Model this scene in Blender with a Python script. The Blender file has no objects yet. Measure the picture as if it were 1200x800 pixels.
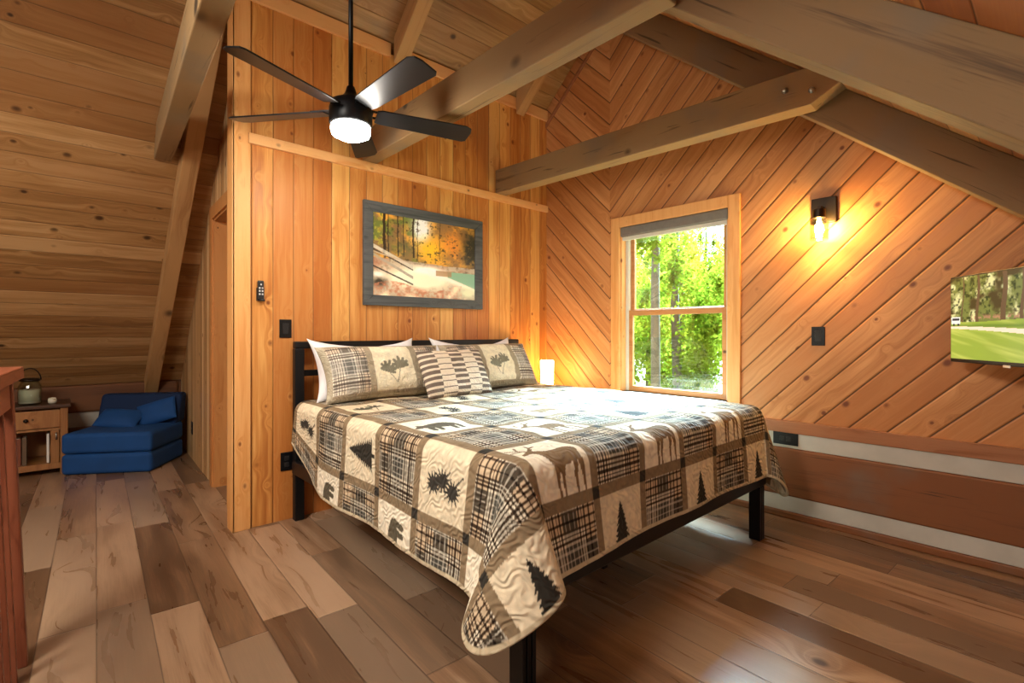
import bpy, bmesh, math, random
import numpy as np
from mathutils import Vector, Matrix
random.seed(7); RNG = np.random.default_rng(11)
S = bpy.context.scene; COL = S.collection
PI = math.pi
# ------------------------------------------------------------------ frame
FPX, HOR, EYE, HEAD = 586.0, 390.0, 1.2, math.radians(47.7)
XW, YB, YR = 3.51, 3.36, 2.61            # gable wall, headboard wall, ridge line
ZR, SR, SL = 4.03, 0.83, 0.89            # ridge height, slopes right / left
XMIN, YMIN, YMAX = -3.2, -1.1, 6.35
def roof(y): return ZR - (SR*(YR-y) if y < YR else SL*(y-YR))
# ------------------------------------------------------------------ helpers
def lin(c):
    c = [v/255.0 for v in c]
    return tuple(v/12.92 if v <= .04045 else ((v+.055)/1.055)**2.4 for v in c)
def nlin(a):
    a = np.clip(a/255.0, 0, 1)
    return np.where(a <= .04045, a/12.92, ((a+.055)/1.055)**2.4)
def tag(o, label=None, cat=None, group=None, kind=None):
    if label: o['label'] = label
    if cat: o['category'] = cat
    if group: o['group'] = group
    if kind: o['kind'] = kind
    return o
def thing(name, label, cat, loc=(0,0,0), rz=0.0, group=None):
    o = bpy.data.objects.new(name, None); o.empty_display_size = .1
    o.location = loc; o.rotation_euler = (0,0,rz); COL.objects.link(o)
    return tag(o, label, cat, group)
def link(name, me, mat, parent=None, smooth=False):
    o = bpy.data.objects.new(name, me)
    for m in (mat if isinstance(mat, (list,tuple)) else [mat]): me.materials.append(m)
    if smooth:
        for p in me.polygons: p.use_smooth = True
    COL.objects.link(o)
    if parent: o.parent = parent
    return o
def obj(name, bm, mat, parent=None, smooth=False, bevel=0, seg=2):
    bmesh.ops.recalc_face_normals(bm, faces=bm.faces)
    me = bpy.data.meshes.new(name); bm.to_mesh(me); bm.free()
    o = link(name, me, mat, parent, smooth)
    if bevel:
        b = o.modifiers.new('bevel', 'BEVEL'); b.width = bevel; b.segments = seg; b.limit_method = 'ANGLE'; b.angle_limit = .6
    return o
def BM(): return bmesh.new()
def box(bm, x0, x1, y0, y1, z0, z1, M=None):
    vs = [bm.verts.new(Vector((x,y,z)) if M is None else M @ Vector((x,y,z))) for x in (x0,x1) for y in (y0,y1) for z in (z0,z1)]
    for f in ((0,1,3,2),(4,6,7,5),(0,4,5,1),(2,3,7,6),(0,2,6,4),(1,5,7,3)): bm.faces.new([vs[i] for i in f])
    return bm
def prism(bm, poly, d, M=None):
    """poly: list of 3-D points, d: extrusion vector"""
    T = (lambda p: M @ Vector(p)) if M is not None else Vector
    a = [bm.verts.new(T(p)) for p in poly]; b = [bm.verts.new(T(Vector(p)+Vector(d))) for p in poly]
    n = len(poly); bm.faces.new(a); bm.faces.new(b[::-1])
    for i in range(n): bm.faces.new([a[i], b[i], b[(i+1)%n], a[(i+1)%n]])
    return bm
def lathe(bm, prof, c=(0,0,0), n=32, M=None):
    rings = []
    for r, z in prof:
        rings.append([bm.verts.new((M if M is not None else Matrix()) @ Vector((c[0]+max(r,1e-4)*math.cos(2*PI*k/n), c[1]+max(r,1e-4)*math.sin(2*PI*k/n), c[2]+z))) for k in range(n)])
    for i in range(len(rings)-1):
        for k in range(n): bm.faces.new([rings[i][k], rings[i][(k+1)%n], rings[i+1][(k+1)%n], rings[i+1][k]])
    bm.faces.new(rings[0][::-1]); bm.faces.new(rings[-1])
    return bm
def tube(bm, pts, r, n=10, cap=True):
    pts = [Vector(p) for p in pts]; rings = []; nrm = None
    rr = r if isinstance(r, (list,tuple)) else [r]*len(pts)
    for i, p in enumerate(pts):
        t = (pts[min(i+1,len(pts)-1)]-pts[max(i-1,0)]).normalized()
        if nrm is None:
            nrm = t.orthogonal().normalized()
        else:
            nrm = (nrm - t*nrm.dot(t)).normalized()
        b = t.cross(nrm)
        rings.append([bm.verts.new(p + (nrm*math.cos(2*PI*k/n)+b*math.sin(2*PI*k/n))*rr[i]) for k in range(n)])
    for i in range(len(rings)-1):
        for k in range(n): bm.faces.new([rings[i][k], rings[i][(k+1)%n], rings[i+1][(k+1)%n], rings[i+1][k]])
    if cap: bm.faces.new(rings[0][::-1]); bm.faces.new(rings[-1])
    return bm
def fbm(x, y, seed=0, oct=4):
    r = np.random.default_rng(seed); out = 0; amp = 1.0; tot = 0
    for o in range(oct):
        g = r.random((257,257)); fx = x*2**o; fy = y*2**o
        ix = np.floor(fx).astype(int); iy = np.floor(fy).astype(int); ax = fx-ix; ay = fy-iy
        ax = ax*ax*(3-2*ax); ay = ay*ay*(3-2*ay); a = lambda i,j: g[(iy+j)%257, (ix+i)%257]
        out = out + amp*((a(0,0)*(1-ax)+a(1,0)*ax)*(1-ay)+(a(0,1)*(1-ax)+a(1,1)*ax)*ay); tot += amp; amp *= .55
    return out/tot
def grid(name, P, mat, col=None, uv=None, parent=None, smooth=True):
    ny, nx = P.shape[:2]; me = bpy.data.meshes.new(name)
    i = np.arange((ny-1)*(nx-1)); r = i//(nx-1); c = i%(nx-1); v0 = r*nx+c
    quads = np.stack([v0, v0+1, v0+nx+1, v0+nx], 1)
    me.vertices.add(nx*ny); me.vertices.foreach_set('co', P.reshape(-1).astype(np.float32))
    me.loops.add(quads.size); me.loops.foreach_set('vertex_index', quads.reshape(-1).astype(np.int32))
    me.polygons.add(len(quads)); me.polygons.foreach_set('loop_start', (np.arange(len(quads))*4).astype(np.int32))
    try: me.polygons.foreach_set('loop_total', np.full(len(quads),4,np.int32))
    except Exception: pass
    me.update(calc_edges=True)
    if col is not None:
        a = me.color_attributes.new('pattern', 'FLOAT_COLOR', 'POINT')
        c4 = np.concatenate([nlin(col).reshape(-1,3), np.ones((nx*ny,1))], 1)
        a.data.foreach_set('color', c4.reshape(-1).astype(np.float32))
    if uv is not None:
        l = me.uv_layers.new(name='flat'); l.data.foreach_set('uv', uv.reshape(-1,2)[quads.reshape(-1)].reshape(-1).astype(np.float32))
    return link(name, me, mat, parent, smooth)
# ------------------------------------------------------------------ materials
class NT:
    def __init__(s, name):
        s.m = bpy.data.materials.new(name); s.m.use_nodes = True; s.t = s.m.node_tree
        s.b = s.t.nodes['Principled BSDF']; s.out = s.t.nodes['Material Output']
    def n(s, typ, **k):
        x = s.t.nodes.new(typ)
        for a, v in k.items(): setattr(x, a, v)
        return x
    def put(s, sock, v):
        if isinstance(v, bpy.types.NodeSocket): s.t.links.new(v, sock)
        elif v is not None:
            if sock.type == 'RGBA' and len(v) == 3: v = (*v, 1)
            sock.default_value = v
    def ma(s, op, a, b=None, c=None):
        x = s.n('ShaderNodeMath', operation=op)
        for i, v in enumerate((a,b,c)):
            if v is not None: s.put(x.inputs[i], v)
        return x.outputs[0]
    def dot(s, v, d):
        x = s.n('ShaderNodeVectorMath', operation='DOT_PRODUCT'); s.put(x.inputs[0], v); x.inputs[1].default_value = d
        return x.outputs['Value']
    def xyz(s, x, y, z=0.0):
        c = s.n('ShaderNodeCombineXYZ')
        for i, v in enumerate((x,y,z)): s.put(c.inputs[i], v)
        return c.outputs[0]
    def sep(s, v):
        c = s.n('ShaderNodeSeparateXYZ'); s.put(c.inputs[0], v); return c.outputs
    def mix(s, f, a, b, mode='MIX'):
        x = s.n('ShaderNodeMix', data_type='RGBA', blend_type=mode); s.put(x.inputs[0], f); s.put(x.inputs[6], a); s.put(x.inputs[7], b)
        return x.outputs[2]
    def noise(s, v, scale=1, detail=3, rough=.5, dist=0):
        x = s.n('ShaderNodeTexNoise'); s.put(x.inputs['Vector'], v); x.inputs['Scale'].default_value = scale
        x.inputs['Detail'].default_value = detail; x.inputs['Roughness'].default_value = rough; x.inputs['Distortion'].default_value = dist
        return x.outputs[0]
    def rng(s, v, a, b, c=0.0, d=1.0, sm=True):
        x = s.n('ShaderNodeMapRange', interpolation_type='SMOOTHSTEP' if sm else 'LINEAR')
        s.put(x.inputs[0], v)
        for i, q in enumerate((a,b,c,d)): s.put(x.inputs[i+1], q)
        return x.outputs[0]
    def white(s, v):
        x = s.n('ShaderNodeTexWhiteNoise', noise_dimensions='3D'); s.put(x.inputs['Vector'], v); return x.outputs['Value']
    def bump(s, h, strength=.3, dist=.01):
        x = s.n('ShaderNodeBump'); x.inputs['Strength'].default_value = strength; x.inputs['Distance'].default_value = dist
        s.put(x.inputs['Height'], h); s.t.links.new(x.outputs[0], s.b.inputs['Normal'])
    def co(s): return s.n('ShaderNodeTexCoord').outputs['Object']
    def fin(s, color=None, rough=.5, spec=.4, **k):
        if color is not None: s.put(s.b.inputs['Base Color'], color)
        s.put(s.b.inputs['Roughness'], rough); s.b.inputs['Specular IOR Level'].default_value = spec
        for a, v in k.items(): s.put(s.b.inputs[a.replace('_',' ')], v)
        return s.m
def wood(name, along, across, width, cols, knot=(60,30,15), gw=.004, gdark=.4, length=None, rough=.45, var=.35, kscale=8.0,
         ksize=.19, chevron=None, gs=1.3, ga=26, contrast=1.0, bumpd=.006, spec=.35, kgate=.35, check=False, n2w=.16):
    s = NT(name); P = s.co()
    if chevron is not None:
        o = s.sep(P); P = s.xyz(o[0], s.ma('ABSOLUTE', s.ma('SUBTRACT', o[1], chevron)), o[2])
    u = s.dot(P, along); v = s.dot(P, across); w = s.dot(P, Vector(along).cross(Vector(across)))
    if width:
        vi = s.ma('DIVIDE', v, width); idx = s.ma('FLOOR', vi); fr = s.ma('SUBTRACT', vi, idx)
    else: idx = s.ma('MULTIPLY', 0.0, 0.0); fr = None
    seg = 0.0
    if length:
        uu = s.ma('ADD', s.ma('DIVIDE', u, length), s.ma('MULTIPLY', s.white(s.xyz(idx, 3.3, 0.0)), 7.0)); seg = s.ma('FLOOR', uu); fu = s.ma('SUBTRACT', uu, seg)
    if chevron is not None: r = s.white(s.xyz(idx, s.ma('GREATER_THAN', s.sep(s.co())[1], chevron), 0.5))
    else: r = s.white(s.xyz(idx, seg, 0.5))
    r2 = s.white(s.xyz(idx, seg, 7.5))
    ro = s.ma('MULTIPLY', r, 40.0)
    kv = s.xyz(s.ma('ADD', s.ma('MULTIPLY', u, kscale*.8), ro), s.ma('ADD', s.ma('MULTIPLY', v, kscale), s.ma('MULTIPLY', r2, 17.0)), s.ma('MULTIPLY', w, kscale))
    vo = s.n('ShaderNodeTexVoronoi', feature='F1'); s.put(vo.inputs['Vector'], kv); vo.inputs['Scale'].default_value = 1
    d = vo.outputs['Distance']
    ring = s.ma('POWER', 2.718, s.ma('MULTIPLY', d, -9.0))
    gv = s.xyz(s.ma('ADD', s.ma('MULTIPLY', u, gs), ro), s.ma('ADD', s.ma('MULTIPLY', v, ga), s.ma('MULTIPLY', ring, 5.0)), s.ma('ADD', s.ma('MULTIPLY', w, ga), s.ma('MULTIPLY', r, 9.0)))
    n1 = s.noise(gv, 1, 4, .55, .5)
    n2 = s.noise(s.xyz(s.ma('MULTIPLY', u, 5.0), s.ma('MULTIPLY', v, 170.0), s.ma('MULTIPLY', w, 170.0)), 1, 2)
    n3 = s.noise(s.xyz(s.ma('ADD', s.ma('MULTIPLY', u, 1.1), ro), s.ma('MULTIPLY', v, 4.0), s.ma('MULTIPLY', w, 4.0)), 1, 2)
    f = s.ma('ADD', s.ma('ADD', s.ma('MULTIPLY', n1, .6), s.ma('MULTIPLY', n2, n2w)), s.ma('MULTIPLY', n3, .3))
    f = s.rng(s.ma('ADD', f, s.ma('MULTIPLY', s.ma('SUBTRACT', r, .5), var)), .53-.24/contrast, .53+.24/contrast)
    c = s.mix(s.rng(f, 0, .55), lin(cols[0]), lin(cols[1])); c = s.mix(s.rng(f, .45, 1), c, lin(cols[2]))
    if len(cols) > 3: c = s.mix(s.ma('MULTIPLY', s.rng(r2, .55, 1.0), .75), c, lin(cols[3]))
    kr = s.sep(vo.outputs['Color']); d2 = s.ma('DIVIDE', d, s.ma('ADD', .35, s.ma('MULTIPLY', kr[0], .75)))
    km = s.ma('MULTIPLY', s.rng(d2, ksize*.3, ksize, .9, 0.0), s.ma('GREATER_THAN', kr[1], kgate))
    c = s.mix(km, c, lin(knot))
    if check:
        cn = s.noise(s.xyz(s.ma('MULTIPLY', u, 1.6), s.ma('MULTIPLY', v, 42.0), s.ma('MULTIPLY', w, 42.0)), 1, 3, .6, .4)
        ck = s.rng(cn, .63, .72); c = s.mix(s.ma('MULTIPLY', ck, .7), c, lin([q*.4 for q in cols[0]]))
        gn = s.noise(s.co(), 2.3, 3); c = s.mix(s.rng(gn, .5, .7, 0.0, .45), c, lin((112,104,92)))
    h = s.ma('ADD', s.ma('MULTIPLY', n1, .12), s.ma('MULTIPLY', n2, .06))
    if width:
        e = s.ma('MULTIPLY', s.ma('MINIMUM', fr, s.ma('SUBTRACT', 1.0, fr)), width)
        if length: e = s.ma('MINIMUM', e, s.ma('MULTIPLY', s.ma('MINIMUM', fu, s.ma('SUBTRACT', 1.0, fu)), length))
        g = s.rng(e, gw*.25, gw); c = s.mix(s.rng(g, 0, 1, 1-gdark, 0.0), c, lin([q*.3 for q in cols[0]]))  # shade in the board gaps is painted into the colour as a dark line
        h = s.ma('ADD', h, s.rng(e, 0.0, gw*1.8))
    s.bump(h, .5, bumpd)
    return s.fin(c, s.rng(n1, .2, .8, rough-.06, rough+.1), spec)
def flat(name, c, rough=.5, metal=0.0, spec=.4, nz=0.0, nscale=40, bump=0):
    s = NT(name); n = s.noise(s.co(), nscale, 3)
    cc = s.mix(s.rng(n, .3, .7, 0.0, nz if nz else .04, False), lin(c), lin([v*.5 for v in c]))
    if bump: s.bump(n, bump, .004)
    return s.fin(cc, rough, spec, Metallic=metal)
def emit(name, c, st, body=(240,240,240)):
    s = NT(name); return s.fin(lin(body), .4, .3, Emission_Color=lin(c), Emission_Strength=st)
def painted(name, rough=.8, emis=0.0, quilt=0, spec=.2):
    s = NT(name); a = s.n('ShaderNodeAttribute', attribute_name='pattern')
    if quilt:
        uv = s.n('ShaderNodeUVMap', uv_map='flat').outputs[0]
        w = s.n('ShaderNodeTexWave', wave_type='BANDS', bands_direction='DIAGONAL'); s.put(w.inputs['Vector'], uv); w.inputs['Scale'].default_value = quilt
        w.inputs['Distortion'].default_value = 14; w.inputs['Detail'].default_value = 1; w.inputs['Detail Scale'].default_value = 1.1
        n = s.noise(uv, 260, 2); s.bump(s.ma('ADD', w.outputs['Fac'], s.ma('MULTIPLY', n, .25)), .55, .008)
    s.fin(a.outputs['Color'], rough, spec)
    if emis: s.put(s.b.inputs['Emission Color'], a.outputs['Color']); s.b.inputs['Emission Strength'].default_value = emis
    return s.m
A45 = math.sqrt(.5)
PINE = [(172,102,46), (204,138,70), (226,170,98), (176,100,44)]
M = {}
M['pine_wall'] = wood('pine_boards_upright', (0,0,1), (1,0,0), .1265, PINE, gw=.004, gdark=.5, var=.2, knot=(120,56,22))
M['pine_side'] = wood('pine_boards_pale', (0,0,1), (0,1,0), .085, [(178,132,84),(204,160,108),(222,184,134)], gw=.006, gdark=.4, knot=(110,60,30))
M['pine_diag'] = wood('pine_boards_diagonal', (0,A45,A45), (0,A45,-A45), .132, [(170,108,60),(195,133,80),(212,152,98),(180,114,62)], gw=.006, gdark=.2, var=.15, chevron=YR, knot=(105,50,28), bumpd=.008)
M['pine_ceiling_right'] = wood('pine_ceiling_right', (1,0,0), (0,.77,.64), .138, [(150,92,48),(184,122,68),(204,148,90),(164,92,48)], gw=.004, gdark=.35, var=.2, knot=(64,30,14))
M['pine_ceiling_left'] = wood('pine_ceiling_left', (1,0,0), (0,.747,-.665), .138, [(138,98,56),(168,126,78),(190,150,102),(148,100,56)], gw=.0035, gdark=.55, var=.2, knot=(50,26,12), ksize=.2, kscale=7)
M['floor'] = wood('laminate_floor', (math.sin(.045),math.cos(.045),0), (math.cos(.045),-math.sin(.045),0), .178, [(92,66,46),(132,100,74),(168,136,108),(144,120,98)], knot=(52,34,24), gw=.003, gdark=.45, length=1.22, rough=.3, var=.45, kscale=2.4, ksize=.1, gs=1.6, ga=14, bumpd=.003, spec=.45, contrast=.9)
TIM = [(84,62,40), (132,100,64), (172,138,92), (112,92,68)]
M['timber_y'] = wood('rough_timber_cross', (0,1,0), (1,0,0), None, TIM, knot=(44,32,22), rough=.75, kscale=3.2, ksize=.2, ga=20, gs=1.0, contrast=1.5, check=True, n2w=.3, kgate=.5)
M['timber_r'] = wood('rough_timber_right_slope', (0,.77,.64), (1,0,0), None, [(66,48,30),(112,84,54),(150,118,78),(92,76,58)], knot=(34,24,16), rough=.75, kscale=2.8, ksize=.26, ga=17, gs=1.0, contrast=1.5, check=True, n2w=.3, kgate=.5)
M['timber_l'] = wood('rough_timber_left_slope', (0,.747,-.665), (1,0,0), None, [(124,86,50),(160,116,70),(186,144,94)], knot=(60,36,20), rough=.65, kscale=2.6, ga=16)
M['log'] = wood('hewn_log', (0,1,0), (0,0,1), None, [(58,30,15),(94,52,26),(124,74,40)], knot=(38,18,10), rough=.6, kscale=2.4, ksize=.16, ga=14, gs=1.0, contrast=1.3, check=True, n2w=.25, kgate=.6)
M['log_x'] = wood('hewn_log_far', (1,0,0), (0,0,1), None, [(66,38,22),(90,54,30),(112,70,40)], knot=(38,18,10), rough=.6, kscale=2.0, ga=11)
M['chink'] = flat('grey_chinking', (192,184,170), .9, nz=.15, nscale=9, bump=.25)
M['trim_y'] = wood('pine_trim_along', (0,1,0), (0,0,1), None, [(116,66,38),(140,86,52),(162,106,70)], rough=.45, ga=22)
M['trim_x'] = wood('pine_trim_cross', (1,0,0), (0,0,1), None, [(206,134,70),(222,156,92),(232,176,116)], rough=.45, ga=22)
M['trim_z'] = wood('pine_trim_upright', (0,0,1), (1,1,0), None, [(196,126,64),(214,148,82),(228,168,104)], rough=.45, ga=18, knot=(120,60,28))
M['trim_door'] = wood('door_trim_pine', (0,0,1), (1,.3,0), None, [(150,88,42),(178,112,58),(198,136,78)], rough=.45, ga=18, knot=(80,40,20))
M['cherry'] = wood('red_stained_wood', (0,0,1), (1,1,0), None, [(66,28,17),(92,44,27),(118,64,42)], rough=.4, ga=16, knot=(50,20,12))
M['cherry_y'] = wood('red_stained_rail', (0,1,0), (1,0,0), None, [(82,38,22),(108,54,34),(134,76,50)], rough=.4, ga=16, knot=(50,20,12))
M['rustic'] = wood('rustic_brown_wood', (0,0,1), (1,0,0), None, [(96,58,28),(132,84,44),(158,108,62)], rough=.5, ga=16)
M['rustic_dark'] = wood('dark_table_top_wood', (1,0,0), (0,1,0), None, [(40,24,16),(58,36,24),(76,50,34)], rough=.4, ga=16)
M['black'] = flat('black_powder_coat', (20,20,22), .42, .3)
M['fan_black'] = flat('matte_black_metal', (22,24,27), .38, .4)
M['plastic'] = flat('black_plastic', (16,16,18), .35)
M['plastic_inner'] = flat('dark_grey_plastic', (44,42,42), .3)
M['button'] = flat('pale_button', (205,205,205), .4)
M['bronze'] = flat('dark_bronze', (48,38,30), .4, .8)
M['steel'] = flat('brushed_steel', (190,190,190), .3, 1.0)
M['white_cloth'] = flat('white_pillowcase', (232,230,232), .85, nz=.05, nscale=14, bump=.25)
M['mattress'] = flat('white_mattress_ticking', (225,222,214), .9, bump=.2)
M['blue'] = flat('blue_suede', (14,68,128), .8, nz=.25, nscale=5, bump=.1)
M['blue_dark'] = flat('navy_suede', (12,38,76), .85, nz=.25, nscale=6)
M['frame_grey'] = wood('grey_barnwood_frame', (1,0,0), (0,0,1), None, [(42,43,46),(62,64,67),(88,90,92)], knot=(40,40,42), rough=.6, ga=30)
M['sash'] = wood('window_sash_pine', (0,1,0), (0,0,1), None, [(140,84,44),(168,106,58),(188,128,76)], rough=.45, ga=22)
M['vinyl'] = flat('pale_vinyl_track', (206,200,186), .4)
M['blind'] = flat('grey_blind_cassette', (118,112,104), .6, nz=.2, nscale=30)
M['paint_quilt'] = painted('quilt_cotton_print', .9, quilt=13)
M['paint_sham'] = painted('sham_cotton_print', .9, quilt=22)
M['paint_picture'] = painted('picture_print', .35, spec=.3)
M['paint_screen'] = painted('screen_picture', .2, emis=.75)
M['fan_glow'] = emit('fan_lamp_glass', (255,246,232), 130)
M['bulb'] = emit('warm_bulb_glass', (255,202,122), 1250)
M['lamp_glow'] = emit('lamp_shade_glow', (255,206,130), 42)
M['candle'] = flat('cream_candle_wax', (214,208,186), .5)
def glassmat(name, tint=(255,255,255), refl=.07, rough=0.02):
    s = NT(name); t = s.n('ShaderNodeBsdfTransparent'); t.inputs[0].default_value = (*lin(tint),1)
    g = s.n('ShaderNodeBsdfGlossy'); g.inputs['Roughness'].default_value = rough
    lw = s.n('ShaderNodeLayerWeight'); lw.inputs[0].default_value = .25
    mx = s.n('ShaderNodeMixShader'); s.put(mx.inputs[0], s.rng(lw.outputs['Facing'], 0, 1, refl, .6, False))
    s.t.links.new(t.outputs[0], mx.inputs[1]); s.t.links.new(g.outputs[0], mx.inputs[2]); s.t.links.new(mx.outputs[0], s.out.inputs[0])
    return s.m
M['pane'] = glassmat('clear_window_glass', (250,252,250), .03)
M['jar'] = glassmat('clear_jar_glass', (235,240,236), .06)
def leafmat(name, c):
    s = NT(name); n = s.noise(s.co(), 1.1, 2); cc = s.mix(s.rng(n, .35, .65), lin(c), lin([c[0]*.62, c[1]*.72, c[2]*.5]))
    d = s.n('ShaderNodeBsdfDiffuse'); t = s.n('ShaderNodeBsdfTranslucent'); s.put(d.inputs[0], cc); s.put(t.inputs[0], cc)
    mx = s.n('ShaderNodeMixShader'); mx.inputs[0].default_value = .55
    s.t.links.new(d.outputs[0], mx.inputs[1]); s.t.links.new(t.outputs[0], mx.inputs[2]); s.t.links.new(mx.outputs[0], s.out.inputs[0])
    return s.m
LEAF = [leafmat('yellow_green_leaves', (150,142,36)), leafmat('fresh_green_leaves', (122,130,36)), leafmat('russet_leaves', (140,108,64)), leafmat('deep_green_leaves', (96,112,42))]
M['bark'] = flat('tree_bark', (84,76,60), .9, nz=.5, nscale=6)
M['ground'] = flat('forest_ground', (110,110,60), .95, nz=.4, nscale=2)
def st(o): o['kind'] = 'structure'; return o
# ------------------------------------------------------------------ room shell
WT = .12
WY0, WY1, WZ0, WZ1 = 1.58, 2.50, .715, 2.085        # window opening
bm = BM(); box(bm, XMIN-.1, XW+WT, YMIN-.1, YMAX+.3, -.15, 0); st(obj('floor', bm, M['floor']))
def roofslab(x0, x1, ya, yb, t=.12):
    bm = BM(); prism(bm, [(x0,ya,roof(ya)), (x0,yb,roof(yb)), (x0,yb,roof(yb)+t), (x0,ya,roof(ya)+t)], (x1-x0,0,0)); return bm
c = st(obj('ceiling', roofslab(XMIN-.1, XW+WT, YMIN-.1, YR), M['pine_ceiling_right']))
c = st(obj('ceiling', roofslab(XMIN-.1, XW+WT, YR, YMAX+.3), M['pine_ceiling_left']))
def yzprism(bm, pts, x0=XW, x1=XW+WT): prism(bm, [(x0,y,z) for y,z in pts], (x1-x0,0,0))
bm = BM()
yzprism(bm, [(YMIN-.1,0),(WY0,0),(WY0,roof(WY0)),(YMIN-.1,roof(YMIN-.1))])
yzprism(bm, [(WY0,0),(WY1,0),(WY1,WZ0),(WY0,WZ0)])
yzprism(bm, [(WY0,WZ1),(WY1,WZ1),(WY1,roof(WY1)),(WY0,roof(WY0))])
yzprism(bm, [(WY1,0),(YMAX+.3,0),(YMAX+.3,roof(YMAX+.3)),(YR,ZR),(WY1,roof(WY1))])
st(obj('wall_right', bm, M['pine_diag']))
XB = .79
bm = BM(); box(bm, XB, XW, YB, YB+.1, 0, roof(YB+.1)); st(obj('wall_back', bm, M['pine_wall']))
# side wall with the doorway, running back from the left end of the headboard wall
DA = Vector((.865, YB+.1, 0)); DB = Vector((.985, YMAX+.02, 0)); dd = (DB-DA).normalized(); dn = Vector((dd.y, -dd.x, 0))
def dpt(y, z, o=0.0): t = (y-DA.y)/dd.y; p = DA+dd*t+dn*o; return (p.x, p.y, z)
DY0, DY1, DZ = 3.86, 4.45, 2.09
bm = BM()
for pts in ([(DA.y,0),(DY0,0),(DY0,roof(DY0)),(DA.y,roof(DA.y))], [(DY0,DZ),(DY1,DZ),(DY1,roof(DY1)),(DY0,roof(DY0))], [(DY1,0),(DB.y,0),(DB.y,roof(DB.y)),(DY1,roof(DY1))]):
    prism(bm, [dpt(y,z) for y,z in pts], dn*.11)
st(obj('wall_left', bm, M['pine_side']))
d1 = st(thing('door_1', None, None, (0,0,0)))
bm = BM()
for pts in ([(DY0-.08,0),(DY0+.005,0),(DY0+.005,DZ+.09),(DY0-.08,DZ+.09)], [(DY1-.005,0),(DY1+.08,0),(DY1+.08,DZ+.09),(DY1-.005,DZ+.09)], [(DY0,DZ-.005),(DY1,DZ-.005),(DY1,DZ+.09),(DY0,DZ+.09)]):
    prism(bm, [dpt(y,z,-.018) for y,z in pts], dn*.018)
obj('door_casing', bm, M['trim_door'], d1)
bm = BM()
for y0, y1, z0, z1 in ((DY0,DY0+.02,0,DZ), (DY1-.02,DY1,0,DZ), (DY0,DY1,DZ-.02,DZ)):
    prism(bm, [dpt(y,z,-.002) for y,z in ((y0,z0),(y1,z0),(y1,z1),(y0,z1))], dn*.13)
obj('door_jamb', bm, M['trim_door'], d1)
# walls closing the room: knee walls and far end
bm = BM(); box(bm, XMIN-.1, XW, YMAX, YMAX+.1, 0, roof(YMAX)+.02); st(obj('wall_knee', bm, M['log_x']))
bm = BM(); box(bm, XMIN-.1, XW, YMIN-.1, YMIN, 0, roof(YMIN)); st(obj('wall_near', bm, M['log_x']))
bm = BM(); prism(bm, [(XMIN,YMIN,0),(XMIN,YMAX,0),(XMIN,YMAX,roof(YMAX)),(XMIN,YR,ZR),(XMIN,YMIN,roof(YMIN))], (-.1,0,0)); st(obj('wall_far', bm, M['pine_side']))
# far knee wall: log and chinking
bm = BM(); box(bm, XMIN, .95, YMAX-.012, YMAX, .30, .44); st(obj('trim_8', bm, M['chink']))
bm = BM(); box(bm, XMIN, .95, YMAX-.05, YMAX, .44, .70); st(obj('trim_9', bm, M['log_x'], bevel=.02))
bm = BM(); box(bm, XMIN, .95, YMAX-.05, YMAX, 0, .30); st(obj('trim_10', bm, M['log_x'], bevel=.02))
# low gable wall: trim board, chinking, log, chinking, bottom board
def strip(n, z0, z1, out, mat, bev=.003, y1=YB):
    bm = BM(); box(bm, XW-out, XW, YMIN, y1, z0, z1); st(obj('trim_%d' % n, bm, mat, bevel=bev))
strip(1, .555, .632, .022, M['trim_y']); strip(2, .457, .555, .012, M['chink'], .004); strip(3, .147, .457, .022, M['log'], .025)
strip(4, .047, .147, .012, M['chink'], .004); strip(5, 0, .047, .018, M['log'], .012)
bm = BM(); box(bm, XB+.075, XW, YB-.024, YB, 2.362, 2.425); st(obj('trim_6', bm, M['trim_x'], bevel=.003))
bm = BM(); box(bm, XB-.012, XB+.088, YB-.015, YB, 0, roof(YB)-.01); box(bm, XB-.014, XB, YB-.015, YB+.1, 0, roof(YB+.1)-.01)
st(obj('trim_7', bm, M['trim_z'], bevel=.003))
bm = BM(); box(bm, 1.95, XW, YB-.02, YB, roof(YB)-.12, roof(YB)-.02); st(obj('trim_11', bm, M['trim_x'], bevel=.003))
bm = BM(); box(bm, .80, 1.83, YB-.02, YB, roof(YB)-.12, roof(YB)-.02); st(obj('trim_12', bm, M['trim_x'], bevel=.003))
bm = BM(); prism(bm, [(XW-.02,YB,roof(YB)-.185),(XW-.02,YR+.03,ZR-.205),(XW-.02,YR+.03,ZR-.165),(XW-.02,YB,roof(YB)-.145)], (.02,0,0)); st(obj('trim_13', bm, M['trim_y'], bevel=.003))
# window
w1 = st(thing('window_1', None, None, (0,0,0)))
bm = BM(); cw = .085; o = .02
box(bm, XW-o, XW, WY0-cw, WY0, WZ0-.02, WZ1+cw); box(bm, XW-o, XW, WY1, WY1+cw, WZ0-.02, WZ1+cw); box(bm, XW-o, XW, WY0, WY1, WZ1, WZ1+cw)
obj('window_casing', bm, M['trim_z'], w1, bevel=.004)
bm = BM(); box(bm, XW-.03, XW+WT, WY0-cw, WY1+cw, WZ0-.025, WZ0); obj('window_sill', bm, M['vinyl'], w1, bevel=.004)
bm = BM(); j = .014
box(bm, XW, XW+WT, WY0, WY0+j, WZ0, WZ1); box(bm, XW, XW+WT, WY1-j, WY1, WZ0, WZ1); box(bm, XW, XW+WT, WY0, WY1, WZ1-j, WZ1)
obj('window_jamb', bm, M['trim_z'], w1)
bm = BM(); box(bm, XW+.055, XW+.11, WY0+j, WY0+j+.03, WZ0, WZ1-j); box(bm, XW+.055, XW+.11, WY1-j-.03, WY1-j, WZ0, WZ1-j); obj('sash_track', bm, M['vinyl'], w1, bevel=.003)
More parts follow.
